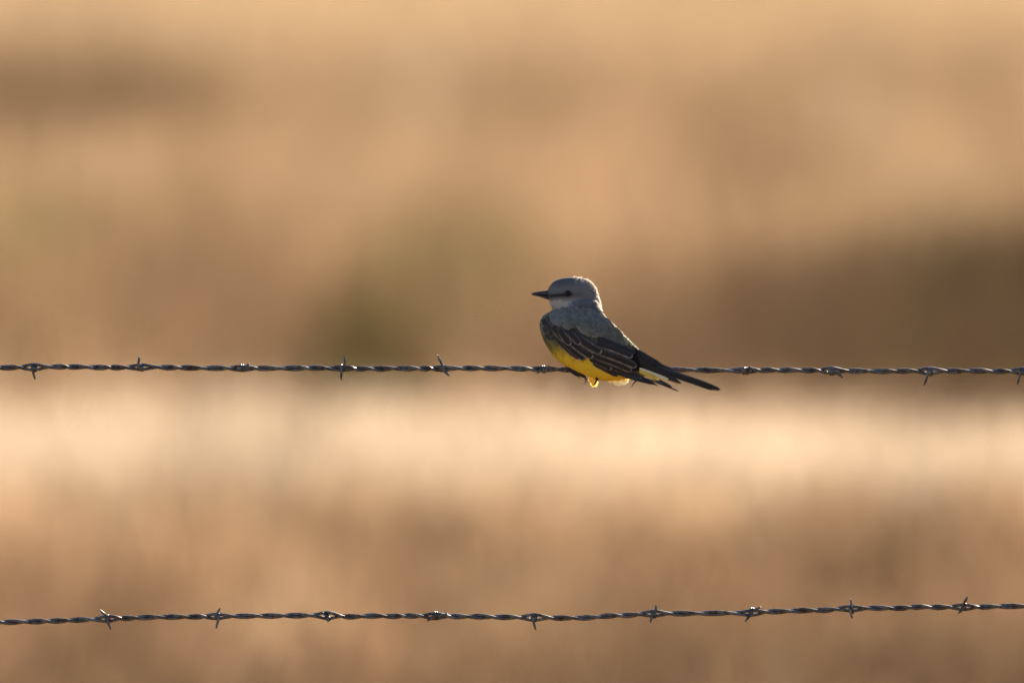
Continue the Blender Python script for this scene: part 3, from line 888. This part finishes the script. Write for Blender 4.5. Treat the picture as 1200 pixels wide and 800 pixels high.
def field(name, n, y0, y1, half0, half1, hh, wlo, whi, lean, headk, label, uneven=.7, size=.5):
    x, y = scatter(n, y0, y1, half0, half1)
    t1 = tuss(x, y, size, 53)
    h = hh*rng.uniform(.5, 1.15, n)*(1-uneven*.5+uneven*t1)
    c = far_colour(x, y, h)
    return blades(name, x, y, h, rng.uniform(wlo, whi, n), c, lean, rng.uniform(0, headk, n)**2, label)

field('short_grass', 75000, 1.0, 14.5, 3.0, 5.0, .23, .0035, .0055, .45, .4, 'low brown dry grass near the foot of the fence', .3, .3)
field('pale_grass', 60000, 14.5, 24.0, 5.0, 6.5, .25, .003, .0055, .3, 1.1, 'pale cream seeding grass in a strip across the field', .3, .3)
field('brown_grass', 70000, 24.0, 46.0, 6.5, 9.5, .36, .004, .0075, .35, .7, 'brown and olive rough grass behind the pale strip')
field('field_grass', 110000, 46.0, 150.0, 9.5, 20.0, .40, .007, .013, .35, .7, 'golden straw grass with dark patches covering the far field')

# ------------------------------------------------------------------ light
SUN_AZ, SUN_EL = math.radians(20), math.radians(33)
w = bpy.data.worlds.new('World'); scene.world = w; w.use_nodes = True
nt = w.node_tree
bg = nt.nodes.get('Background') or nt.nodes.new('ShaderNodeBackground')
sky = nt.nodes.new('ShaderNodeTexSky'); sky.sky_type = 'NISHITA'; sky.sun_disc = False
sky.sun_elevation = SUN_EL; sky.sun_rotation = SUN_AZ; sky.altitude = 200; sky.dust_density = 1.5
nt.links.new(sky.outputs[0], bg.inputs['Color']); bg.inputs['Strength'].default_value = .06
ld = bpy.data.lights.new('sun', 'SUN'); ld.energy = 5.0; ld.angle = math.radians(.5); ld.color = (1, .86, .66)
lo = bpy.data.objects.new('sun', ld); C.objects.link(lo)
d = Vector((math.sin(SUN_AZ)*math.cos(SUN_EL), math.cos(SUN_AZ)*math.cos(SUN_EL), math.sin(SUN_EL)))
lo.rotation_euler = d.to_track_quat('Z', 'Y').to_euler()

# ------------------------------------------------------------------ camera
cd = bpy.data.cameras.new('camera'); cam = bpy.data.objects.new('camera', cd); C.objects.link(cam)
target = Vector(P(600, 400))
dz = CAM_H-target.z; dy = math.sqrt(DIST**2-dz**2)
cam.location = (0, -dy, CAM_H)
cam.rotation_euler = (target-cam.location).to_track_quat('-Z', 'Y').to_euler()
cd.sensor_width = 36; cd.lens = 600; cd.clip_start = .1; cd.clip_end = 4000
cd.dof.use_dof = True; cd.dof.focus_distance = DIST-.004; cd.dof.aperture_fstop = 4.4; cd.dof.aperture_blades = 0
scene.camera = cam

scene.view_settings.view_transform = 'Standard'; scene.view_settings.look = 'None'
scene.view_settings.gamma = 1; scene.view_settings.exposure = 1.42; scene.view_settings.use_curve_mapping = False
scene.cycles.use_denoising = True
scene.cycles.max_bounces = 6
scene.cycles.use_adaptive_sampling = True
scene.cycles.adaptive_threshold = .015
scene.cycles.sample_clamp_indirect = 6
